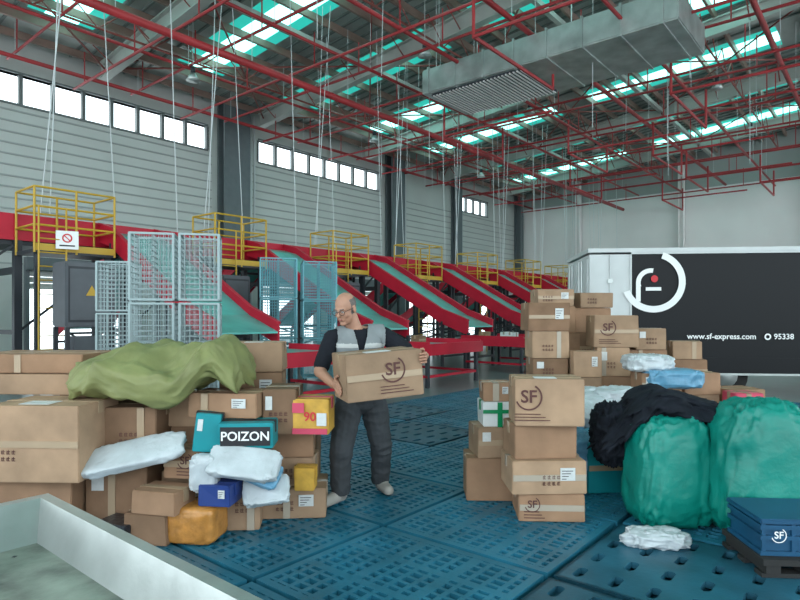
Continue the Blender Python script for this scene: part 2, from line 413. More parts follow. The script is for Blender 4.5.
for (u0,v0,s) in((4.9,12.9,1.0),(9.3,14.0,0.9),(13.8,14.0,0.9)):
    mb=MB();mb.bbox(0,1.0*s,0,0.7,1.4,2.75,'cabinet_grey',0.03);mb.box(0.05,0.93*s,-0.01,0,1.5,2.65,'frame_dark')
    mb.box(0.08,0.9*s,-0.02,-0.01,1.55,2.6,'cabinet_grey')
    c=(0.5*s,-0.03,2.15);mb.add([(c[0]-.12,c[1],c[2]-.1),(c[0]+.12,c[1],c[2]-.1),(c[0],c[1],c[2]+.12)],[(0,1,2)],'rail_yellow')
    for x in(0.05,0.95*s):
        for y in(0.05,0.65): mb.box(x-.04,x+.04,y-.04,y+.04,0,1.4,'frame_dark')
    mb.box(0,1*s,0.03,0.08,.6,.68,'frame_dark');mb.box(0.2,.8*s,.1,.6,.68,1.2,'cabinet_grey')
    mb.obj('control_cabinet',W(u0,v0),(0,0,ROT))
mb=MB();mb.box(-.22,.22,-0.01,.01,-.2,.2,'print_white');arc(mb,(0,-.015,.04),(1,0,0),(0,0,1),.07,.1,0,360,'print_red');mb.beam((-.06,-.016,.1),(.06,-.016,-.02),.006,.02,'print_red')
mb.box(-.15,.15,-.016,-.011,-.14,-.11,'print_black')
mb.obj('prohibition_sign',W(5.35,14.0,3.3),(0,0,R(30)))
# cages
def cage(name,w,d,tiers,th,k,loc,yaw):
    mb=MB()
    for t in range(tiers):
        z0=0.12+t*th;z1=z0+th-0.05
        for x in(-w/2,w/2):
            for y in(-d/2,d/2): mb.box(x-.016,x+.016,y-.016,y+.016,z0,z1,k)
        for zz in(z0,z1):
            for y in(-d/2,d/2): mb.box(-w/2,w/2,y-.013,y+.013,zz-.013,zz+.013,k)
            for x in(-w/2,w/2): mb.box(x-.013,x+.013,-d/2,d/2,zz-.013,zz+.013,k)
        n=int(w/.055)
        for i in range(1,n):
            x=-w/2+w*i/n
            for y in(-d/2,d/2,-d/6,d/6): mb.beam((x,y,z0),(x,y,z1),.007,.007,k)
            mb.beam((x,-d/2,z0),(x,d/2,z0),.006,.006,k)
        n2=int(d/.07)
        for i in range(1,n2):
            y=-d/2+d*i/n2
            for x in(-w/2,w/2,0): mb.beam((x,y,z0),(x,y,z1),.007,.007,k)
            mb.beam((-w/2,y,z0),(w/2,y,z0),.006,.006,k)
        n3=int(th/.07)
        for i in range(1,n3):
            z=z0+(z1-z0)*i/n3
            for y in(-d/2,d/2,-d/6,d/6): mb.beam((-w/2,y,z),(w/2,y,z),.007,.007,k)
            for x in(-w/2,w/2,0): mb.beam((x,-d/2,z),(x,d/2,z),.007,.007,k)
    for x in(-w/2+.06,w/2-.06):
        for y in(-d/2+.06,d/2-.06): mb.tube((x-.02,y,.06),(x+.02,y,.06),.06,'rubber',12)
    mb.obj(name,loc,(0,0,yaw))
cage('wire_mesh_cage',0.50,0.5,3,0.86,'wire_grey',(-3.10,7.5,0),R(14))
cage('wire_mesh_cage',0.46,0.5,3,0.86,'wire_grey',(-2.55,7.6,0),R(14))
cage('wire_mesh_cage',0.5,0.5,3,0.8,'wire_grey',(-4.45,9.4,0),R(8))
cage('wire_mesh_cage',0.85,0.8,3,0.98,'wire_blue',(-3.0,14.6,0),R(14))
cage('wire_mesh_cage',0.8,0.8,3,0.96,'wire_blue',(-2.05,14.9,0),R(14))
# ------------------------------------------------------------------ pallets
PU,PV=1.13,1.27;LU,LV=1.09,1.23
def pal_grid(mb,ou,ov,k='blue_pallet'):
    z0,z1=0.115,0.15
    rim=0.05
    mb.box(ou,ou+LU,ov,ov+rim,0.05,z1,k);mb.box(ou,ou+LU,ov+LV-rim,ov+LV,0.05,z1,k)
    mb.box(ou,ou+rim,ov+rim,ov+LV-rim,0.05,z1,k);mb.box(ou+LU-rim,ou+LU,ov+rim,ov+LV-rim,0.05,z1,k)
    n=15
    for i in range(1,n):
        x=ou+LU*i/n; wd=0.012 if i not in(5,10) else 0.03
        mb.box(x-wd,x+wd,ov+rim,ov+LV-rim,z0,z1-0.001,k)
    n=12
    for i in range(1,n):
        y=ov+LV*i/n; wd=0.016 if i not in(4,8) else 0.036
        mb.box(ou+rim,ou+LU-rim,y-wd,y+wd,z0,z1-0.0015,k)
    for a in(0.0,0.5,1.0):
        for b in(0.0,0.5,1.0):
            x=ou+0.02+a*(LU-.19);y=ov+.02+b*(LV-.19);mb.box(x,x+.15,y,y+.15,0.0,z0,'blue_pallet_dark')
    for b in(0.0,0.5,1.0):
        y=ov+.03+b*(LV-.16);mb.box(ou+.02,ou+LU-.02,y,y+.1,0,0.02,'blue_pallet_dark')
def pal_solid(mb,ou,ov,k='blue_pallet_dark'):
    z0,z1=0.11,0.15
    rows=6
    ys=[ov+LV*i/rows for i in range(rows+1)]
    for i in range(rows):
        a,b=ys[i],ys[i+1];m0=a+(b-a)*.36;m1=a+(b-a)*.64
        mb.box(ou,ou+LU,a,m0,z0,z1,k);mb.box(ou,ou+LU,m1,b,z0,z1,k)
        cols=4
        for j in range(cols+1):
            x=ou+LU*j/cols; hw=.065
            x0=max(ou,x-hw);x1=min(ou+LU,x+hw);mb.box(x0,x1,m0,m1,z0,z1,k)
        for j in range(cols):
            x0=ou+LU*j/cols+.065;x1=ou+LU*(j+1)/cols-.065;h=(m1-m0)
            for (xc,sx) in((x0,1),(x1,-1)):
                for (yc,sy) in((m0,1),(m1,-1)):
                    mb.add([(xc,yc,z1),(xc+sx*h*.4,yc,z1),(xc+sx*h*.1,yc+sy*h*.18,z1),(xc,yc+sy*h*.45,z1)],[(0,1,2,3)],k)
    mb.box(ou,ou+LU,ov,ov+.02,0.06,z1,k);mb.box(ou,ou+LU,ov+LV-.02,ov+LV,0.06,z1,k);mb.box(ou,ou+.02,ov,ov+LV,0.06,z1,k);mb.box(ou+LU-.02,ou+LU,ov,ov+LV,0.06,z1,k)
    mb.box(ou+.03,ou+LU-.03,ov+.03,ov+LV-.03,0.085,0.09,k)
    for a in(0.0,0.5,1.0):
        for b in(0.0,0.5,1.0):
            x=ou+0.02+a*(LU-.19);y=ov+.02+b*(LV-.19);mb.box(x,x+.15,y,y+.15,0.0,z0,k)
gm=MB();pal_grid(gm,0,0);gmesh=gm.mesh('plastic_pallet')
sm_=MB();pal_solid(sm_,0,0);smesh=sm_.mesh('plastic_pallet_slotted')
far=MB()
for i in range(-3,9):
    for j in range(-4,4):
        ou=2.07+(i)*PU;ov=1.55+j*PV
        x,y,_=W(ou+LU/2,ov+LV/2)
        if x>3.2 and y>9.6: continue
        solid=(j in(-1,-2,-3) and i<=1) or (random.random()<0.12 and not (i in(0,1) and j in(0,1)))
        if y<6.5 and -0.7<x/max(y,.1)<0.75 and y>2:
            o=bpy.data.objects.new('plastic_pallet',smesh if solid else gmesh);scene.collection.objects.link(o)
            o.location=W(ou,ov,0);o.rotation_euler=(0,0,ROT+R(random.uniform(-.4,.4)))
        else:
            (pal_solid if solid else pal_grid)(far,ou,ov)
far.obj('plastic_pallets',bld=True)
# ------------------------------------------------------------------ steel tray
mb=MB()
u1,v1,zt,zb=1.1,3.1,0.8,0.64
iu,iv=0.99,2.92
U0,V0=-0.9,0.75
mb.box(U0,iu,V0,iv,zb-0.02,zb,'steel_bed')
t=.012
mb.add([(iu,V0,zb),(iu,iv,zb),(u1-.05,v1-.05,zt),(u1-.05,V0,zt),(iu+t,V0,zb-t),(iu+t,iv+t,zb-t),(u1-.05+t,v1-.05+t,zt-t),(u1-.05+t,V0,zt-t)],[(0,1,2,3),(7,6,5,4),(0,4,5,1),(1,5,6,2),(3,2,6,7)],'steel_sheet')
mb.add([(U0,iv,zb),(iu,iv,zb),(u1-.05,v1-.05,zt),(U0,v1-.05,zt)],[(3,2,1,0)],'steel_sheet')
mb.box(u1-.05,u1,V0,v1,zt-.01,zt,'steel_sheet');mb.box(U0,u1-.05,v1-.05,v1,zt-.01,zt,'steel_sheet')
mb.box(u1-.006,u1,V0,v1,zt-.14,zt-.01,'steel_sheet');mb.box(U0,u1-.006,v1-.006,v1,zt-.14,zt-.01,'steel_sheet')
for a in(U0+.1,u1-.03):
    for b in(V0+.1,v1-.03): mb.box(a-.02,a+.02,b-.02,b+.02,0.15,zt-.012 if a>0.5 and b>2.9 else zb-.02,'steel_sheet')
for i in range(36):
    a=random.uniform(U0+.3,iu-.06);b=random.uniform(V0+.6,iv-.06);r=random.uniform(.006,.03);an=random.random()*6
    mb.add([(a+math.cos(an+t2)*r*random.uniform(.4,1),b+math.sin(an+t2)*r*random.uniform(.4,1),zb+.003) for t2 in(0,1.5,3,4.6)],[(0,1,2,3)],'frame_dark')
mb.obj('steel_sorting_tray',bld=True)
# ------------------------------------------------------------------ cartons
cr_=random.Random(99)
def carton(x,y,z,w,d,h,yaw=0,k='cardboard',lab=None,lg=None,tp=True,tilt=(0,0),name='cardboard_carton',txt=None,tk='print_brown',tapek='tape'):
    """x,y = centre of the front face bottom edge; z = base height"""
    mb=MB();mb.bbox(-w/2,w/2,-d/2,d/2,0,h,k,0.006,0.006)
    e=0.0025
    if tp:
        tw=0.028
        tk2=cr_.choice([tapek,tapek,'clear_tape']) if tapek=='tape' else tapek
        mb.box(-w/2+.004,w/2-.004,-.002,.002,h-.001,h+.001,'flap_seam')
        mb.box(-w/2-e,w/2+e,-tw,tw,h,h+e,tk2)
        mb.box(-w/2-e-.004,-w/2+.0,-tw,tw,h-.08,h+e,tk2);mb.box(w/2,w/2+e+.004,-tw,tw,h-.08,h+e,tk2)
        if tapek=='tape' and cr_.random()<.3:   # strip wrapped down the front
            xx=cr_.uniform(-.3,.3)*w; mb.box(xx-.025,xx+.025,-d/2-.0075,-d/2,0.004,h-.004,tk2);mb.box(xx-.025,xx+.025,-d/2-.0075,d/2-.01,h-.0005,h+.0015,tk2)
        elif tapek=='tape' and cr_.random()<.35:  # horizontal band
            mb.box(-w/2+.004,w/2-.004,-d/2-.0072,-d/2,h*.5-.022,h*.5+.022,tk2)
    f=-d/2-.0085
    if lg:
        s=min(h*.5,.17); X=lg*w; logo(mb,(X,f,h*.62),(1,0,0),(0,0,1),s,tk)
        for i in range(3): mb.box(X-(s*.6),X+s*(.9-.2*i),f+.0005,f+.002,h*.12+i*.022,h*.12+i*.022+.006,tk)
    elif tapek=='tape' and not txt and cr_.random()<.5 and h>.18:   # printed care marks and lettering
        xx=cr_.uniform(-.38,.0)*w
        for rr in range(2):
            for cc in range(4):
                a=xx+cc*.035;b=h*.28+rr*.045
                mb.box(a,a+.022,f+.0012,f+.0025,b,b+.004,tk);mb.box(a,a+.004,f+.0012,f+.0025,b,b+.024,tk);mb.box(a+.01,a+.014,f+.0012,f+.0025,b,b+.028,tk);mb.box(a,a+.022,f+.0012,f+.0025,b+.016,b+.020,tk)
    if txt: put_text(mb,txt[0],txt[1],(txt[2]*w if len(txt)>2 else 0,f,h*.5),(1,0,0),(0,0,1),tk)
    if lab=='top': mb.box(-w*.2,w*.12,-d*.38,-d*.02-.03,h+.001,h+.004,'paper_label')
    if lab=='front': 
        mb.box(w*.14,w*.34,f-.001,f+.003,h*.42,h*.8,'paper_label')
        for i in range(4): mb.box(w*.16,w*(.22+.03*i),f-.003,f-.001,h*(.46+.08*i),h*(.48+.08*i),'print_black')
    if lab=='left': mb.box(-w*.40,-w*.2,f-.001,f+.003,h*.55,h*.85,'paper_label')
    yw=R(yaw);cx=x-math.sin(yw)*d/2;cy=y+math.cos(yw)*d/2
    o=mb.obj(name,(cx,cy,z),(R(tilt[0]),R(tilt[1]),yw));return o
P='cardboard_pale';C='cardboard'
L=[
 (-2.55,3.95,.152,.70,.5,.40,3,C,None,None),
 (-1.98,4.14,.152,.42,.5,.50,0,C,'left',None),
 (-1.52,4.34,.152,.44,.5,.36,4,P,None,None),
 (-1.09,4.12,.152,.22,.36,.46,6,P,None,None),
 (-.82,4.36,.152,.54,.42,.22,4,P,'front',None),
 (-2.30,4.70,.152,.9,.5,.70,0,C,None,None),
 (-1.45,4.88,.152,.7,.45,.75,2,P,None,None),
 (-.88,4.80,.152,.40,.4,.62,2,C,None,None),
 (-2.40,3.86,.558,.64,.5,.50,-3,P,'top',None),
 (-1.93,4.16,.66,.44,.42,.34,2,C,None,None),
 (-1.50,4.42,.52,.40,.42,.30,2,C,None,None),
 (-2.86,4.40,1.06,.95,.6,.15,-4,P,None,None),
 (-2.82,4.44,1.215,.90,.56,.14,-2,C,None,None),
 (-2.35,4.80,.86,.8,.5,.30,2,C,None,None),
 (-1.60,4.42,.82,.26,.4,.22,0,P,None,None),
 (-1.22,4.85,.905,.5,.4,.27,6,C,'front',None),
 (-1.20,4.90,1.18,.46,.4,.24,6,P,'top',None),
 (-.80,4.42,.375,.28,.3,.21,-3,P,'front',None),
 (-.80,4.42,.59,.30,.32,.20,4,C,None,None),
 (-.86,4.22,.80,.24,.4,.32,3,C,'left',None),
 (-1.24,4.14,.93,.50,.34,.17,-6,C,'front',None),
 (-1.28,4.30,.62,.34,.3,.30,2,P,None,None),
]
for r in L: carton(*r)
carton(-1.66,3.86,.152,.30,.2,.20,-8,C,'top',None)
carton(-1.60,3.84,.355,.32,.24,.15,-14,C,None,None)
carton(-1.49,4.06,.53,.28,.2,.2,-10,C,None,.08)
carton(-1.90,3.88,.152,.28,.2,.13,-20,'black_poly',None,None,tp=False,name='dark_parcel')
carton(-1.21,3.86,.40,.22,.2,.14,-8,'navy_carton','front',None,name='blue_product_box',tapek='navy_carton')
carton(-1.04,3.98,.752,.36,.24,.17,3,'teal_carton',None,None,tp=True,name='teal_shoe_box',tapek='print_black')
mb=MB();mb.box(-.165,.165,-.004,0,0,.125,'print_black');put_text(mb,'POIZON',.085,(0,-.006,.062),(1,0,0),(0,0,1),'print_white')
mb.obj('shoe_box_label_sheet',(-1.035,3.968,.775),(0,0,R(3)))
carton(-1.32,4.02,.72,.17,.14,.26,10,'teal_carton','left',None,name='teal_shoe_box',tapek='print_black',tilt=(0,6))
carton(-.64,4.22,.80,.26,.28,.25,-4,'yellow_carton',None,None,name='snack_gift_box',tapek='pink_carton',txt=('90',.09),tk='print_red')
mb=MB();mb.box(-.125,.125,-.004,0,0,.04,'pink_carton');mb.box(-.125,-.04,-.004,0,.15,.22,'pink_carton');mb.box(.05,.12,-.004,0,.06,.15,'paper_label')
mb.obj('gift_box_print',(-.64,4.205,.805),(0,0,R(-4)))
carton(-.68,4.21,.40,.15,.15,.16,0,'yellow_carton',None,None,name='yellow_product_box',tapek='yellow_carton')
# worker's carton
hb=carton(-.155+math.sin(R(20))*.19,4.25-math.cos(R(20))*.19,1.075,.55,.38,.32,20,P,'top',.10,tilt=(0,-4))
# right foreground stack
carton(1.10,4.30,.152,.47,.40,.20,-3,C,None,-.3)
carton(1.08,4.28,.355,.54,.42,.24,2,P,'front',None)
carton(1.07,4.34,.598,.46,.36,.245,5,C,None,None)
carton(1.08,4.28,.846,.50,.38,.34,-4,P,'top',-.3)
carton(.76,4.78,.152,.44,.36,.34,-2,C,None,None)
carton(.80,4.80,.495,.34,.34,.245,6,P,'left',None)
carton(.81,4.82,.742,.27,.28,.20,2,'white_foam',None,None,name='foam_cooler_box',tapek='green_tape')
mb=MB();mb.box(-.137,.137,-.004,0,.11,.14,'green_tape');mb.box(-.02,.02,-.0045,-.001,0,.2,'green_tape');mb.obj('cooler_tape_band',(.81,4.808,.742),(0,0,R(2)))
carton(.80,4.84,.944,.24,.26,.15,0,C,'front',None)
def stack(x,y,yaw,items):
    z=.152
    for (w,d,h,k,lab,lg) in items:
        carton(x+random.uniform(-.03,.03),y+random.uniform(-.02,.02),z,w,d,h,yaw+random.uniform(-6,6),k,lab,lg);z+=h+.004
stack(1.80,7.1,-3,[(.5,.4,.35,C,None,None),(.5,.4,.36,P,None,None),(.42,.4,.26,C,'left',None),(.44,.4,.32,P,None,None),(.50,.42,.34,C,'front',None)])
stack(2.05,7.75,0,[(.6,.5,.45,C,None,None),(.6,.5,.4,P,None,None),(.55,.5,.4,C,None,None),(.5,.4,.35,C,None,None),(.48,.4,.22,P,'front',None)])
stack(2.62,7.95,3,[(.6,.5,.45,C,None,None),(.6,.5,.4,P,None,None),(.55,.5,.4,C,None,None),(.5,.4,.33,C,None,None),(.46,.4,.20,P,None,None)])
stack(2.20,6.95,4,[(.34,.34,.4,C,None,None),(.34,.34,.36,P,None,None),(.33,.34,.30,P,'front',None)])
stack(2.58,7.1,-4,[(.45,.4,.4,C,None,None),(.44,.4,.36,C,None,None),(.38,.4,.34,P,'left',None),(.52,.42,.38,P,None,-.2)])
stack(3.08,7.3,2,[(.5,.4,.4,C,None,None),(.46,.4,.36,P,None,None),(.5,.4,.30,C,None,None),(.38,.36,.26,P,'left',None)])
stack(3.55,7.3,-6,[(.5,.4,.36,C,None,None),(.5,.4,.3,P,'front',None),(.46,.4,.28,C,None,None),(.34,.3,.22,P,None,None)])
stack(3.35,6.6,5,[(.5,.4,.32,C,None,None),(.5,.4,.28,P,'front',None),(.44,.36,.24,C,'top',None)])
stack(2.80,6.35,0,[(.5,.4,.32,C,None,None),(.5,.4,.30,P,None,.1),(.42,.36,.24,C,'left',None)])
stack(2.20,6.1,-5,[(.5,.4,.32,C,None,None),(.46,.4,.28,P,'front',None)])
stack(1.70,5.9,3,[(.45,.4,.30,P,None,None),(.42,.35,.26,C,'front',None)])
stack(3.9,6.7,8,[(.5,.4,.35,C,None,None),(.45,.4,.3,C,None,None)])
carton(2.62,5.9,.152,.45,.35,.5,4,'teal_carton',None,None,name='teal_storage_box',tapek='tape')
carton(3.70,6.25,.152,.45,.35,.5,-4,C,None,None)
carton(3.72,6.30,.655,.30,.28,.16,0,'pink_carton','front',None,name='red_product_box')
carton(1.78,5.0,.152,.4,.35,.42,6,'teal_carton',None,None,name='teal_storage_box')
carton(2.22,4.95,.152,.5,.4,.45,-5,C,'front',None)
carton(2.75,4.75,.152,.5,.45,.5,0,C,None,None)
carton(3.25,4.7,.152,.5,.45,.62,4,P,'front',None)
carton(.74,2.36,.152,.2,.16,.12,8,C,'top',None)
for u in US[:5]:
    for (dv,du) in((-6.8,.1),(-6.2,.8),(-5.8,.2)):
        if random.random()<.75:
            x,y,_=W(u+du,15.3+dv);carton(x,y,.925,.3,.25,.12+.1*random.random(),50,random.choice([C,P,'white_foam']),None,None)
# ------------------------------------------------------------------ lumps (bags)
def lump(name,c,r,yaw,k,e=0.6,amp=0.1,fr=2.2,n=96,m=56,flat=None,seed=0,vert=0.0,tilt=(0,0),taper=0,shape=None):
    mb=MB();vs=[];off=Vector((seed*3.7,seed*1.9,seed*5.3))
    sg=lambda a,p: math.copysign(abs(a)**p,a)
    for j in range(m+1):
        p=-math.pi/2+math.pi*j/m
        for i in range(n):
            t=2*math.pi*i/n
            d=Vector((sg(math.cos(p),e)*sg(math.cos(t),e),sg(math.cos(p),e)*sg(math.sin(t),e),sg(math.sin(p),e)))
            q=Vector((d.x*r[0],d.y*r[1],d.z*r[2]))
            a=q*fr/ max(r)
            if vert>0: a=Vector((a.x*vert,a.y*vert,a.z*0.6))
            nn=0
            for o_,(ff,aa) in enumerate(((1,1),(2.1,.55),(4.3,.28))):
                nn+=aa*((1-2.2*abs(noise.noise(a*ff+off+Vector((o_*7,0,0)))))-.4)
            s=1+amp*nn
            q=q*s
            if taper: 
                g=1-taper*(q.z/r[2]*.5+.5);q.x*=g;q.y*=g
            if shape:q=shape(q)
            vs.append(q)
    fs=[]
    for j in range(m):
        for i in range(n):
            fs.append((j*n+i,j*n+(i+1)%n,(j+1)*n+(i+1)%n,(j+1)*n+i))
    Rm=Euler((R(tilt[0]),R(tilt[1]),R(yaw))).to_matrix()
    vs=[Rm@v+Vector(c) for v in vs]
    if flat is not None:
        vs=[Vector((v.x,v.y,max(v.z,flat))) for v in vs]
    mb.add(vs,fs,k,True);return mb.obj(name)
def tarp_shape(q):
    x=q.x/.62
    z=q.z+0.11*math.exp(-((x-.75)/.28)**2)+0.04*math.exp(-((x+.1)/.4)**2)-0.07*max(0,x-.75)/.25-0.05*max(0,-x-.3)
    z+=.018*math.sin(x*9+q.y*14)+.012*math.sin(x*17-q.y*9)
    if q.y<-.1: z-=0.14*(0.6+0.4*math.sin(x*5+1))*min(1,(-q.y-.1)/.2)
    return Vector((q.x,q.y,z))
lump('woven_tarp',(-1.74,4.42,1.245),(.62,.42,.15),-4,'olive_tarp',.65,.09,2.4,140,80,seed=3,shape=tarp_shape)
lump('white_mailer_bag',(-1.80,4.0,.71),(.34,.12,.04),6,'white_poly',.4,.07,3.5,seed=5,tilt=(35,-12))
lump('white_mailer_bag',(-1.03,3.92,.67),(.23,.11,.035),-4,'white_poly',.35,.07,3.5,seed=8,tilt=(50,6))
lump('white_mailer_bag',(-.90,4.0,.47),(.15,.1,.03),8,'white_poly',.35,.07,3.5,seed=9,tilt=(55,-6))
lump('blue_mailer_bag',(-.93,3.97,.60),(.13,.09,.025),-4,'blue_poly',.35,.07,3.5,seed=11,tilt=(50,20))
lump('white_mailer_bag',(-1.30,3.95,.60),(.09,.06,.12),0,'white_poly',.4,.08,3.5,seed=12)
lump('tape_wrapped_parcel',(-1.37,3.98,.275),(.18,.14,.123),-8,'orange_wrap',.3,.02,3,seed=2,flat=.152)
lump('blue_mailer_bag',(2.02,5.75,.83),(.34,.22,.12),10,'white_poly',.6,.12,3,seed=21)
lump('white_mailer_bag',(1.62,5.5,.80),(.34,.25,.10),-20,'white_poly',.6,.12,3,seed=22,tilt=(20,10))
lump('white_mailer_bag',(2.75,6.6,1.12),(.24,.2,.09),0,'white_poly',.5,.12,3,seed=23)
lump('blue_mailer_bag',(2.95,6.5,.96),(.30,.22,.10),0,'blue_poly',.4,.08,3,seed=24)
lump('black_mailer_bag',(2.45,5.35,.60),(.40,.3,.30),10,'black_poly',.7,.12,3,seed=25,flat=.152)
lump('blue_mailer_bag',(1.55,5.2,.40),(.22,.2,.25),10,'blue_poly',.6,.12,3,seed=26,flat=.152)
lump('woven_sack',(1.95,4.32,.53),(.29,.25,.39),5,'teal_woven',.5,.06,3,seed=31,vert=1.8,flat=.152,taper=.12)
lump('woven_sack',(2.47,4.08,.60),(.34,.27,.46),-5,'teal_woven',.55,.07,3,seed=34,vert=1.7,flat=.152,taper=.15)
lump('woven_sack',(3.02,4.25,.55),(.30,.25,.40),8,'teal_woven',.55,.07,3,seed=37,vert=1.6,flat=.152,taper=.12)
def cloth_shape(q):
    return Vector((q.x,q.y,q.z-0.2*abs(q.x/.5)**2.2-0.04*math.sin(q.x*9)))
lump('black_blanket',(2.10,4.55,.97),(.54,.34,.10),-4,'black_cloth',.8,.2,3.2,140,80,seed=41,shape=cloth_shape)
lump('black_blanket',(1.66,4.66,.72),(.14,.2,.22),0,'black_cloth',.8,.2,3,seed=43)
lump('crumpled_plastic_bag',(1.66,3.86,.20),(.20,.10,.06),-8,'white_poly',.8,.2,2.6,seed=51,flat=.152)
def crate(x,y,z,w,d,h,yaw):
    mb=MB();t=.015
    mb.box(-w/2,w/2,-d/2,d/2,0,t,'blue_crate')
    mb.box(-w/2,w/2,-d/2,-d/2+t,0,h,'blue_crate');mb.box(-w/2,w/2,d/2-t,d/2,0,h,'blue_crate');mb.box(-w/2,-w/2+t,-d/2,d/2,0,h,'blue_crate');mb.box(w/2-t,w/2,-d/2,d/2,0,h,'blue_crate')
    for zz in(0,h*.5,h-.03): mb.box(-w/2-.02,w/2+.02,-d/2-.02,-d/2,zz,zz+.025,'blue_crate');mb.box(-w/2-.02,-w/2,-d/2,d/2,zz,zz+.025,'blue_crate');mb.box(w/2,w/2+.02,-d/2,d/2,zz,zz+.025,'blue_crate')
    for i in range(5): 
        xx=-w/2+w*i/4;mb.box(xx-.01,xx+.01,-d/2-.015,-d/2,0,h,'blue_crate')
    mb.bbox(-w/2-.02,w/2+.02,-d/2-.02,d/2+.02,h,h+.03,'blue_crate',.006)
    logo(mb,(-w*.38,-d/2-.023,h*.66),(1,0,0),(0,0,1),h*.42,'print_white')
    mb.obj('plastic_crate',(x,y,z),(0,0,R(yaw)))
crate(2.44,3.60,.265,.66,.38,.18,-4)
mb=MB()
for i in range(3): mb.box(-.36,.36,-.24+i*.2,-.16+i*.2,0,.025,'rubber')
mb.box(-.36,.36,-.26,.24,.075,.11,'rubber')
for i in range(4): mb.box(-.34+.2*i,-.26+.2*i,-.25,.23,.025,.075,'rubber')
mb.obj('black_plastic_pallet',(2.44,3.60,.152),(0,0,R(-4)))
# ------------------------------------------------------------------ truck
mb=MB()
Lb=7.6;zb,zt=.45,3.0
mb.box(.82,Lb,0,2.4,.8,zt-.12,'truck_black');mb.box(.82,Lb,-.01,.03,zb,.8,'truck_black')
mb.box(0,.82,0.0,2.4,.8,zt-.12,'truck_white');mb.box(0,.82,-.01,.03,zb+.15,.8,'truck_white')
mb.box(-.03,Lb+.02,-.04,2.44,zt-.08,zt,'truck_white')
for x in(0,.40,.80): mb.box(x,x+.03,-.03,0,zb+.15,zt-.12,'truck_white')
for zz in(.9,1.6,2.3): mb.box(.36,.46,-.045,-.03,zz,zz+.08,'galvanised')
for x in(-.03,):
    mb.box(x,x+.03,.1,1.17,.85,zt-.2,'truck_white');mb.box(x,x+.03,1.23,2.3,.85,zt-.2,'truck_white')
    for y in(.5,.8,1.6,1.9): mb.tube((x-.02,y,.9),(x-.02,y,zt-.2),.018,'galvanised',6)
mb.box(.82,Lb,-.03,-.01,zt-.12,zt-.08,'truck_white');mb.box(.82,Lb,-.025,-.01,zb,zb+.04,'galvanised')
mb.box(.1,Lb+1.8,.7,1.7,.45,.75,'frame_dark')
for x in(1.6,2.7,Lb+1.0):
    for y in(.12,2.0):
        mb.tube((x,y,.42),(x,y+.28,.42),.42,'tyre',24);mb.tube((x,y-.01,.42),(x,y+.29,.42),.22,'galvanised',16)
cx=Lb+.2
prof=[(0,.5),(2.0,.5),(2.1,1.3),(1.85,2.3),(1.5,2.7),(0,2.8)]
vs=[(cx+a,.05,b) for a,b in prof]+[(cx+a,2.35,b) for a,b in prof];n=len(prof)
mb.add(vs,[tuple(range(n)),tuple(range(2*n-1,n-1,-1))]+[(i,i+n,(i+1)%n+n,(i+1)%n) for i in range(n)],'truck_white')
mb.box(cx+.7,cx+1.6,.03,.05,1.5,2.2,'lamp_glass')
ax,ay=(1,0,0),(0,0,1)
o=(1.25,-.035,2.32)
arc(mb,o,ax,ay,.49,.62,-160,72,'print_white',40)
arc(mb,(1.20,-.035,2.30),ax,ay,.20,.29,80,200,'print_white',20);mb.box(.91,1.00,-.036,-.034,1.92,2.30,'print_white')
mb.box(1.10,1.40,-.037,-.035,2.14,2.21,'print_white')
arc(mb,(1.27,-.036,2.38),ax,ay,0,.07,0,360,'print_red',16)
put_text(mb,'www.sf-express.com',.155,(2.55,-.036,1.22),ax,ay,'print_white');put_text(mb,'95338',.15,(3.72,-.036,1.22),ax,ay,'print_white')
arc(mb,(3.42,-.036,1.22),ax,ay,.035,.065,0,360,'print_white',16)
mb.obj('delivery_truck',(3.86,12.1,0),(0,0,R(-6)))
# ------------------------------------------------------------------ worker
worker=bpy.data.objects.new('warehouse_worker',None);scene.collection.objects.link(worker);worker.location=(-.31,4.76,.15)
bpy.context.view_layer.update()
WI=worker.matrix_world.inverted()
def wobj(mb,name):
    o=mb.obj(name);o.parent=worker;o.matrix_parent_inverse=WI;return o
V=Vector
yawT=Matrix.Rotation(R(14),3,'Z')
segs=[]
bb=MB()
def limb(tag,p,q,r1,r2): segs.append((tag,V(p),V(q),r1,r2));bb.cap(p,q,r1,r2,'skin')
def bl(tag,c,r,rot=yawT): segs.append((tag,V(c)-rot@V((r[0]*.5,0,0)),V(c)+rot@V((r[0]*.5,0,0)),min(r[1],r[2]),min(r[1],r[2])));bb.ell(c,r,'skin',rot)
bl('torso',(-.335,4.69,1.42),(.195,.122,.15));bl('torso',(-.32,4.71,1.30),(.188,.128,.17))
bl('torso',(-.31,4.73,1.15),(.180,.135,.17));bl('legs',(-.31,4.76,1.0),(.182,.130,.13))
limb('torso',(-.50,4.645,1.475),(-.17,4.725,1.495),.068,.068)
hR,kR,aR=(-.40,4.73,.96),(-.46,4.66,.60),(-.475,4.74,.26)
hL,kL,aL=(-.22,4.79,.96),(-.155,4.86,.60),(-.165,5.06,.26)
limb('legs',hR,kR,.112,.086);limb('legs',kR,aR,.086,.074);limb('legs',hL,kL,.112,.086);limb('legs',kL,aL,.086,.074)
limb('shoe',(-.475,4.77,.205),(-.585,4.60,.195),.052,.044);limb('shoe',(-.165,5.09,.205),(-.095,4.92,.195),.052,.044)
sR,eR,wR=(-.535,4.64,1.465),(-.61,4.50,1.22),(-.475,4.30,1.14)
sL,eL,wL=(-.135,4.73,1.49),(.09,4.64,1.35),(.185,4.36,1.35)
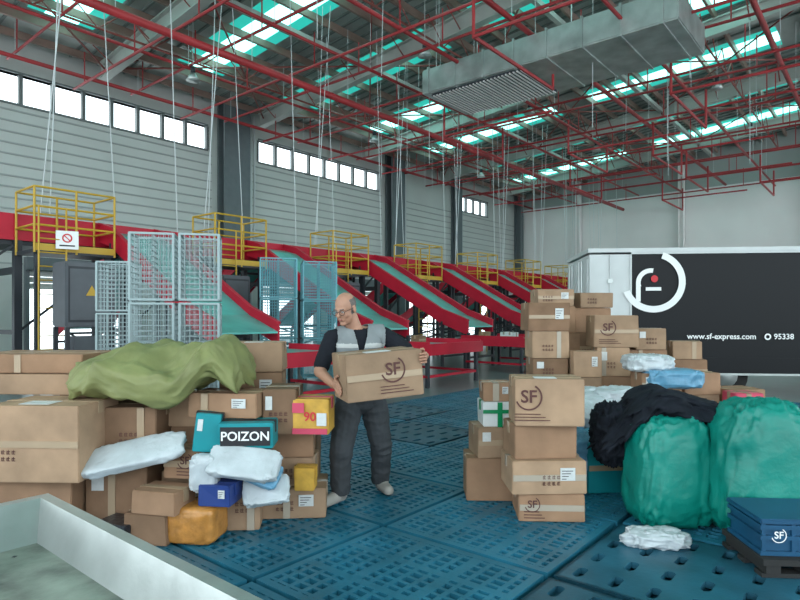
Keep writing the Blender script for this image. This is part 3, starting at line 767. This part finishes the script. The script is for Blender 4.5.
limb('sleeve',sR,V(sR).lerp(V(eR),.8),.066,.060);limb('skin',V(sR).lerp(V(eR),.7),eR,.046,.044);limb('skin',eR,wR,.045,.028);limb('sleeve',sL,V(sL).lerp(V(eL),.78),.066,.060);limb('skin',V(sL).lerp(V(eL),.7),eL,.046,.044);limb('skin',eL,wL,.045,.028)
HC=V((-.420,4.585,1.700))
HR=Matrix.Rotation(R(-30),3,'Z')@Matrix.Rotation(R(20),3,'X')
def h(p): return HC+HR@V(p)
limb('skin',(-.345,4.68,1.50),h((0,.03,-.06)),.062,.058)
def hl(c,r): segs.append(('head',h(c),h(c),min(r),min(r)));bb.ell(h(c),r,'skin',HR)
hl((0,.012,.03),(.076,.096,.092));hl((0,-.028,-.04),(.060,.066,.078));hl((0,-.065,-.097),(.030,.026,.022))
hl((0,-.078,.018),(.052,.018,.012));hl((.036,-.06,-.03),(.026,.024,.022));hl((-.036,-.06,-.03),(.026,.024,.022))
hl((.077,.008,-.008),(.010,.020,.032));hl((-.077,.008,-.008),(.010,.020,.032));hl((0,-.088,-.062),(.024,.012,.012))
bb.cap(h((0,-.088,.010)),h((0,-.112,-.026)),.009,.014,'skin');segs.append(('head',h((0,-.09,0)),h((0,-.11,-.026)),.01,.014))
me=bb.mesh('body');bo=bpy.data.objects.new('body',me);scene.collection.objects.link(bo)
rm=bo.modifiers.new('r','REMESH');rm.mode='VOXEL';rm.voxel_size=.0055
s1=bo.modifiers.new('s','SMOOTH');s1.factor=.5;s1.iterations=5
dg=bpy.context.evaluated_depsgraph_get();m2=bpy.data.meshes.new_from_object(bo.evaluated_get(dg))
bo.modifiers.clear();bo.data=m2
m2.materials.clear();keys=['skin','tshirt','trousers','shoe','hair','dark_detail']
for k in keys:m2.materials.append(M[k])
def sd(p,s):
    a,b=s[1],s[2];ab=b-a;L2=ab.length_squared
    t=0 if L2<1e-9 else max(0,min(1,(p-a).dot(ab)/L2));return (p-(a+ab*t)).length-(s[3]+(s[4]-s[3])*t)
HI=HR.transposed()
for v in m2.vertices:
    p=v.co
    if p.z<.165: v.co.z=max(p.z,.153)
tags=[]
for f in m2.polygons:
    c=f.center;f.use_smooth=True
    tag=min(segs,key=lambda s:sd(c,s))[0]
    l=HI@(c-HC)
    if tag=='legs' and c.z<.225: tag='shoe'
    if tag=='legs' and c.z>1.075: tag='torso'
    if tag=='torso' and c.z<1.05 : tag='legs'
    nk=math.hypot(c.x+.35,c.y-4.67)
    if tag=='torso' and c.z>1.545 and nk<.095: tag='skin'
    if tag=='skin' and 1.45<c.z<1.535 and nk<.12: tag='torso'
    tags.append(tag)
    i={'torso':1,'sleeve':1,'legs':2,'skin':0,'shoe':3,'head':0}[tag]
    if tag=='shoe' and c.z<.168: i=5
    if tag in('head','skin') and c.z>1.6:
        if l.y>-.02 and l.z>-.045 and l.z<.076 and abs(l.x)<.09 and not(abs(l.x)>.074 and abs(l.z+.008)<.034 and abs(l.y-.008)<.03): i=4
    if tag=='legs' and 1.035<c.z: i=5
    f.material_index=i
nv=[v.normal.copy() for v in m2.vertices]
vt={}
for f,t in zip(m2.polygons,tags):
    if t in('torso','legs','sleeve'):
        for a in f.vertices:vt[a]=t
for a,t in vt.items():
    c=m2.vertices[a].co
    q=V((c.x*9,c.y*9,c.z*(12 if c.z<1.0 else 9)))
    n_=(1-2*abs(noise.noise(q)))*.7+.3*noise.noise(q*2.3)
    amp=.013 if t=='legs' else .008
    m2.vertices[a].co=c+nv[a]*amp*n_
bo.parent=worker;bo.matrix_parent_inverse=WI
m2.update()
idx={};vv=[];ff=[];fm=[]
fwd=yawT@V((0,-1,0));rt=yawT@V((1,0,0));TC=V((-.32,4.71,0))
for f,t in zip(m2.polygons,tags):
    c=f.center
    if t not in('torso','sleeve') or c.z<1.02 or c.z>1.60: continue
    rel=c-TC;x=rel.dot(rt);y=rel.dot(fwd)
    if abs(x)>.190 : continue
    if y>0.0 and abs(x+.012)<.006+.050*max(0,(c.z-1.34)/.2): continue
    ids=[]
    for a in f.vertices:
        if a not in idx: idx[a]=len(vv);vv.append(m2.vertices[a].co+m2.vertices[a].normal*.014)
        ids.append(idx[a])
    ff.append(ids)
    trim=(1.40<c.z<1.43) or (1.20<c.z<1.235) or c.z<1.035
    fm.append('vest_trim' if trim else 'vest')
me=bpy.data.meshes.new('vest');me.from_pydata(vv,[],ff);me.materials.append(M['vest']);me.materials.append(M['vest_trim'])
for f,k in zip(me.polygons,fm): f.use_smooth=True;f.material_index=0 if k=='vest' else 1
vo=bpy.data.objects.new('vest',me);scene.collection.objects.link(vo)
sm2=vo.modifiers.new('smooth','SMOOTH');sm2.factor=.5;sm2.iterations=6
so=vo.modifiers.new('s','SOLIDIFY');so.thickness=.008;so.offset=0
vo.parent=worker;vo.matrix_parent_inverse=WI
fb=MB()
for sx in(-1,1):
    fb.ell(h((sx*.030,-.084,.000)),(.013,.008,.008),'eye_white',HR,12,8);fb.ell(h((sx*.030,-.0905,-.001)),(.005,.003,.005),'dark_detail',HR,8,6)
    fb.cap(h((sx*.016,-.097,.022)),h((sx*.044,-.088,.024)),.004,.003,'hair')
fb.cap(h((-.018,-.100,-.058)),h((.018,-.100,-.058)),.0045,.0045,'lip')
wobj(fb,'face')
gb=MB()
for sx in(-1,1):
    n=20;pts=[]
    for i in range(n+1):
        t=2*math.pi*i/n;pts.append(h((sx*.033+.024*math.cos(t),-.104,-.001+.018*math.sin(t))))
    for a,b in zip(pts[:-1],pts[1:]): gb.tube(a,b,.0022,'dark_detail',5)
    gb.tube(h((sx*.056,-.103,.006)),h((sx*.082,.005,.008)),.002,'dark_detail',5)
gb.tube(h((-.01,-.105,.004)),h((.01,-.105,.004)),.002,'dark_detail',5)
wobj(gb,'glasses')
def hand(name,wrist,pd,sp,segd,thumb,flip=1):
    hb_=MB();wrist=V(wrist);pd=V(pd).normalized();sp=V(sp).normalized();seg=[V(s).normalized() for s in segd]
    ln=[.92,1.0,.94,.76]
    for i in range(4):
        kn=wrist+pd*(.078-abs(i-1.2)*.004)+sp*(i-1.5)*.0205
        hb_.cap(wrist+pd*.005+sp*(i-1.5)*.012,kn,.0150,.0115,'skin',10,4)
        p=kn
        for s,l_,r1,r2 in zip(seg,(.042,.027,.021),(.0102,.0092,.0082),(.0092,.0082,.0070)):
            q=p+s*l_*ln[i];hb_.cap(p,q,r1,r2,'skin',10,4);p=q
    a=wrist+pd*.02-sp*.018
    for s,l_,r1,r2 in zip(thumb,(.040,.032,.026),(.014,.0118,.0105),(.0118,.0105,.0085)):
        b=a+V(s).normalized()*l_;hb_.cap(a,b,r1,r2,'skin',10,4);a=b
    wobj(hb_,name)
fr=V((math.sin(R(20)),-math.cos(R(20)),0));rx=V((math.cos(R(20)),math.sin(R(20)),0));up=V((0,0,1))
bc=V((-.155,4.25,1.235))
lf=bc-rx*.275
wr=lf-rx*.024-fr*.085-up*.075
hand('right_hand',wr,fr-up*.15,-up*1.0+fr*-.1,[fr-up*.35+rx*.05,fr-up*.5+rx*.12,fr-up*.7+rx*.2],[up*.8+fr*.5,up*.4+fr,fr+up*.1])
rf=bc+rx*.275
wl=rf+rx*.026+fr*.095+up*.115
hand('left_hand',wl,fr-rx*.05,-up,[fr*.9-rx*.35,fr*.1-rx-up*.05,fr*-.02-rx-up*.1],[up*.8+fr*.5-rx*.2,up*.3+fr-rx*.5,fr*.6-rx])
wb=MB();wb.cap(wR,wr,.028,.022,'skin');wb.cap(wL,wl,.028,.022,'skin');wobj(wb,'wrists')
